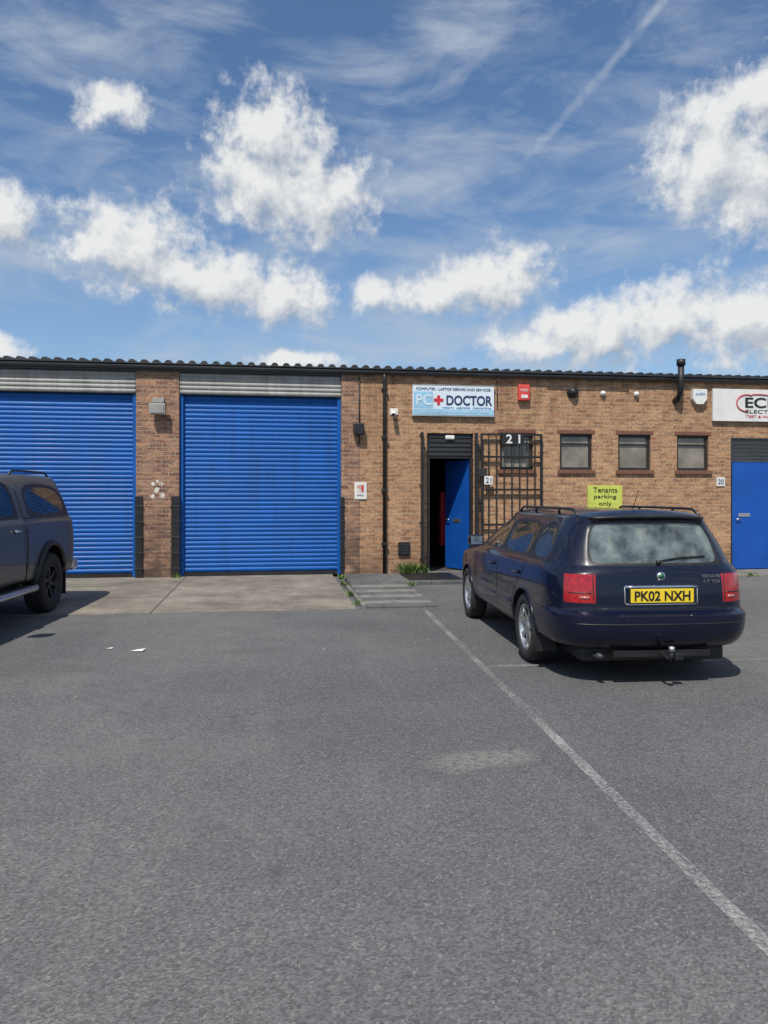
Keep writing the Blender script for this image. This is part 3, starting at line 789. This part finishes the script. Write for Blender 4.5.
tb, tbvh = loft_body('body', levels, [grey, glassm, trim, lamp, headl, glassm], tm, tg, {4: .4, 6: .6, 9: .3}, TR, [(0, .42), (3.2, .42)], .47, .58, .045)
for s in (1, -1):
    for y in (0, 3.2):
        wheel(TR, s*.80, y, .39, .25, s, .225, darkalloy, 6)
        pts = []
        for i in range(25):
            t = radians(0+i*180/24); yy = y+.485*cos(t); zz = .42+.485*sin(t)
            pts.append(hit_side(tbvh, yy, zz, s, .012))
        tube('arch_flare', pts, .035, trim, TR, 10)
    def sl(nm, pts, r=.004, m=trim): tube(nm, [hit_side(tbvh, y, z, s, -.0005) for y, z in dens(pts)], r, m, TR, 6)
    sl('cab_gap', [(.78, .5), (.78, 1.7)], .012); sl('door_gap', [(1.67, .5), (1.67, 1.2)]); sl('door_gap', [(2.78, .5), (2.78, 1.2)]); sl('door_gap', [(.86, 1.2), (.86, .9), (.80, .6)])
    sl('canopy_seam', [(-.95, 1.245), (.76, 1.245)], .008)
    sl('bed_crease', [(-.98, 1.08), (.75, 1.08)], .005, grey)
    for y in (.98, 1.82): tube('handle', [hit_side(tbvh, yy, 1.10, s, .02) for yy in (y, y+.06, y+.12, y+.18)], .016, chrome, TR, 8)
    tube('side_step', [(s*.93, .62, .40), (s*.97, .72, .40), (s*.97, 2.6, .40), (s*.93, 2.7, .40)], .04, M['silver'], TR, 12)
    box('step_tread', s*.93-.04, s*.93+.04, .8, 2.55, .425, .445, trim, TR)
    for y in (.9, 1.7, 2.5): tube('step_bracket', [(s*.7, y, .46), (s*.95, y, .40)], .018, trim, TR, 8)
    mx = s*.93
    box('mirror', min(mx, mx+s*.2), max(mx, mx+s*.2), 2.45, 2.60, 1.24, 1.44, trim, TR, .03)
    box('mud_flap', min(s*.68, s*.92), max(s*.68, s*.92), -.49, -.48, .18, .5, trim, TR)
    rp_ = [hit_top(tbvh, s*.58, -.75+i*1.3/12, .05 if 0 < i < 12 else 0) for i in range(13)]
    tube('roof_rail', rp_, .014, trim, TR, 8)
box('rear_bumper', -.85, .85, -1.22, -1.02, .45, .62, M['silver'], TR, .04)
box('chassis', -.5, .5, -1.0, 3.8, .3, .5, trim, TR, .02)

# ------------------------------------------------------------ light & sky
el = radians(56); th = radians(28)
Sd = Vector((-sin(th)*cos(el), -cos(th)*cos(el), sin(el)))
sun = bpy.data.lights.new('sun', 'SUN'); sun.energy = 4.8; sun.angle = radians(.5); sun.color = (1, .94, .86)
so = bpy.data.objects.new('sun', sun); COL.objects.link(so); so.rotation_euler = Sd.to_track_quat('Z', 'Y').to_euler(); so.location = (0, 0, 30)

W = bpy.data.worlds.new('World'); scene.world = W; W.use_nodes = True
nt = NT(W.node_tree); bg = W.node_tree.nodes['Background']
sky = nt.new('ShaderNodeTexSky', sky_type='NISHITA'); sky.sun_disc = False
sky.sun_elevation = el; sky.sun_rotation = math.atan2(Sd.x, Sd.y) % (2*pi)
sky.air_density = 1.0; sky.dust_density = .6; sky.ozone_density = 1.6
tc = nt.new('ShaderNodeTexCoord')
sp = nt.new('ShaderNodeSeparateXYZ'); nt.put(sp.inputs[0], tc.outputs['Generated'])
az = nt.math('SUBTRACT', nt.math('ARCTAN2', sp.outputs[0], sp.outputs[1]), radians(8.5))
elv = nt.math('ARCSINE', sp.outputs[2])
cmb = nt.new('ShaderNodeCombineXYZ'); nt.put(cmb.inputs[0], az); nt.put(cmb.inputs[1], elv)
P0 = cmb.outputs[0]
# (bearing, elevation, half width, half height) degrees
clouds = [(-8.6, 25.4, 4.6, 3.5), (-5.8, 21.8, 5.6, 3.4), (-9.6, 22.4, 4.4, 3.2),
          (-18.6, 17.6, 5.8, 3.1), (-13.2, 15.8, 7.2, 2.4), (-7.4, 15.0, 3.8, 2.6),
          (8.2, 16.0, 4.8, 2.6), (4.0, 15.3, 4.0, 1.7), (-.8, 15.0, 2.2, 1.4),
          (23.6, 22.8, 4.6, 4.2), (26.4, 20.4, 4.8, 3.6), (26.6, 25.6, 3.2, 2.4),
          (16.0, 11.9, 7.4, 2.7), (20.9, 12.8, 5.2, 2.8), (12.1, 11.2, 4.8, 1.6), (26.2, 11.8, 5.6, 3.4),
          (-27.0, 18.4, 2.8, 2.2), (-20, 26.0, 2.9, 1.5), (-6.4, 10.2, 3.6, .8), (-27.5, 9.9, 2.8, 1.1)]
grp = bpy.data.node_groups.new('CloudField', 'ShaderNodeTree')
grp.interface.new_socket('Vector', in_out='INPUT', socket_type='NodeSocketVector')
grp.interface.new_socket('Density', in_out='OUTPUT', socket_type='NodeSocketFloat')
gn = NT(grp); gi = gn.new('NodeGroupInput'); go = gn.new('NodeGroupOutput')
pv = gi.outputs[0]
wn = gn.new('ShaderNodeTexNoise', noise_dimensions='2D'); gn.put(wn.inputs['Vector'], pv); wn.inputs['Scale'].default_value = 18; wn.inputs['Detail'].default_value = 2
wp_ = gn.vmath('MULTIPLY_ADD', gn.vmath('SUBTRACT', wn.outputs['Color'], (.5, .5, .5)), (.035, .022, 0), pv)
cur = None
for (a, e, ra, re) in clouds:
    a, e, ra, re = map(radians, (a, e, ra, re))
    q = gn.vmath('MULTIPLY_ADD', wp_, (1/ra, 1/re, 0), (-a/ra, -e/re, 0))
    ln = gn.vmath('LENGTH', q)
    cur = ln if cur is None else gn.math('SMOOTH_MIN', cur, ln, .3)
core = gn.math('MAXIMUM', gn.math('SUBTRACT', .96, cur), -2.0)
n1 = gn.noise(pv, 30, 8, .62, 0, '2D')
core = gn.math('MULTIPLY_ADD', gn.math('SUBTRACT', n1, .49), 1.75, core)
s2 = gn.new('ShaderNodeSeparateXYZ'); gn.put(s2.inputs[0], pv)
away = gn.remap(gn.math('ABSOLUTE', s2.outputs[0]), .55, .75)
n2 = gn.noise(gn.vmath('MULTIPLY', pv, (1, 1.7, 1)), 4.2, 5, .6, 0, '2D')
other = gn.math('MULTIPLY', gn.math('SUBTRACT', n2, .56), 6)
other = gn.math('SUBTRACT', other, gn.math('MULTIPLY', gn.math('SUBTRACT', 1, away), 4))
gn.put(go.inputs[0], gn.math('MAXIMUM', core, other))
def field(v):
    g_ = nt.new('ShaderNodeGroup'); g_.node_tree = grp; nt.put(g_.inputs[0], v); return g_.outputs[0]
d0 = field(P0); d1 = field(nt.vmath('ADD', P0, (-.012, .026, 0)))
alpha = nt.remap(d0, -.22, .62, 0, 1, True)
dif = nt.math('SUBTRACT', nt.math('MINIMUM', d0, 1.5), nt.math('MINIMUM', d1, 1.5))
lit = nt.math('ADD', .66, nt.math('MULTIPLY', dif, .8), clamp=True)
ccol = nt.mix(lit, (3.5, 4.1, 5.0), (8.2, 8.3, 8.3))
rot = nt.new('ShaderNodeMapping'); rot.inputs['Rotation'].default_value = (0, 0, radians(-62)); rot.inputs['Scale'].default_value = (2.0, 7.0, 1)
nt.put(rot.inputs['Vector'], P0)
c1 = nt.noise(rot.outputs[0], 1.9, 8, .62, .35, '2D')
rot2 = nt.new('ShaderNodeMapping'); rot2.inputs['Rotation'].default_value = (0, 0, radians(24)); rot2.inputs['Scale'].default_value = (2.0, 6, 1)
nt.put(rot2.inputs['Vector'], P0)
c2 = nt.noise(rot2.outputs[0], 2.2, 7, .58, .3, '2D')
cir = nt.math('ADD', nt.remap(c1, .44, .80, 0, .75), nt.remap(c2, .48, .82, 0, .5), clamp=True)
ax_, ay_ = radians(10.8), radians(24.0); bx_, by_ = radians(20.6), radians(32.0)
dx, dy = bx_-ax_, by_-ay_; Ln = math.hypot(dx, dy); dx /= Ln; dy /= Ln
perp = nt.math('ABSOLUTE', nt.vmath('DOT_PRODUCT', nt.vmath('SUBTRACT', P0, (ax_, ay_, 0)), (-dy, dx, 0)))
along = nt.vmath('DOT_PRODUCT', nt.vmath('SUBTRACT', P0, (ax_, ay_, 0)), (dx, dy, 0))
ct = nt.math('MULTIPLY', nt.remap(perp, .0004, .0085, .36, 0, True), nt.math('MULTIPLY', nt.remap(along, -.02, .03), nt.remap(along, Ln, Ln+.05, 1, 0)))
ct = nt.math('MULTIPLY', ct, nt.remap(nt.noise(P0, 30, 3, dim='2D'), .35, .6, .3, 1))
cir = nt.math('ADD', cir, ct, clamp=True)
haze = nt.remap(elv, 0, .42, .42, .0)
skyc = nt.mix(1.0, sky.outputs[0], (.90, 1.08, 1.24), 'MULTIPLY')
skyc = nt.mix(haze, skyc, (3.4, 4.9, 6.6))
skyc = nt.mix(cir, skyc, (4.8, 5.5, 6.4))
full = nt.mix(alpha, skyc, ccol)
nt.put(bg.inputs['Color'], full); bg.inputs['Strength'].default_value = .1

# ------------------------------------------------------------ camera
cam = bpy.data.cameras.new('camera'); co_ = bpy.data.objects.new('camera', cam); COL.objects.link(co_)
co_.location = (0, 0, 1.5); co_.rotation_euler = (pi/2, 0, -radians(8.5))
cam.sensor_width = 36; cam.lens = 26.37; cam.shift_y = -15/1024; cam.clip_end = 2000
scene.camera = co_
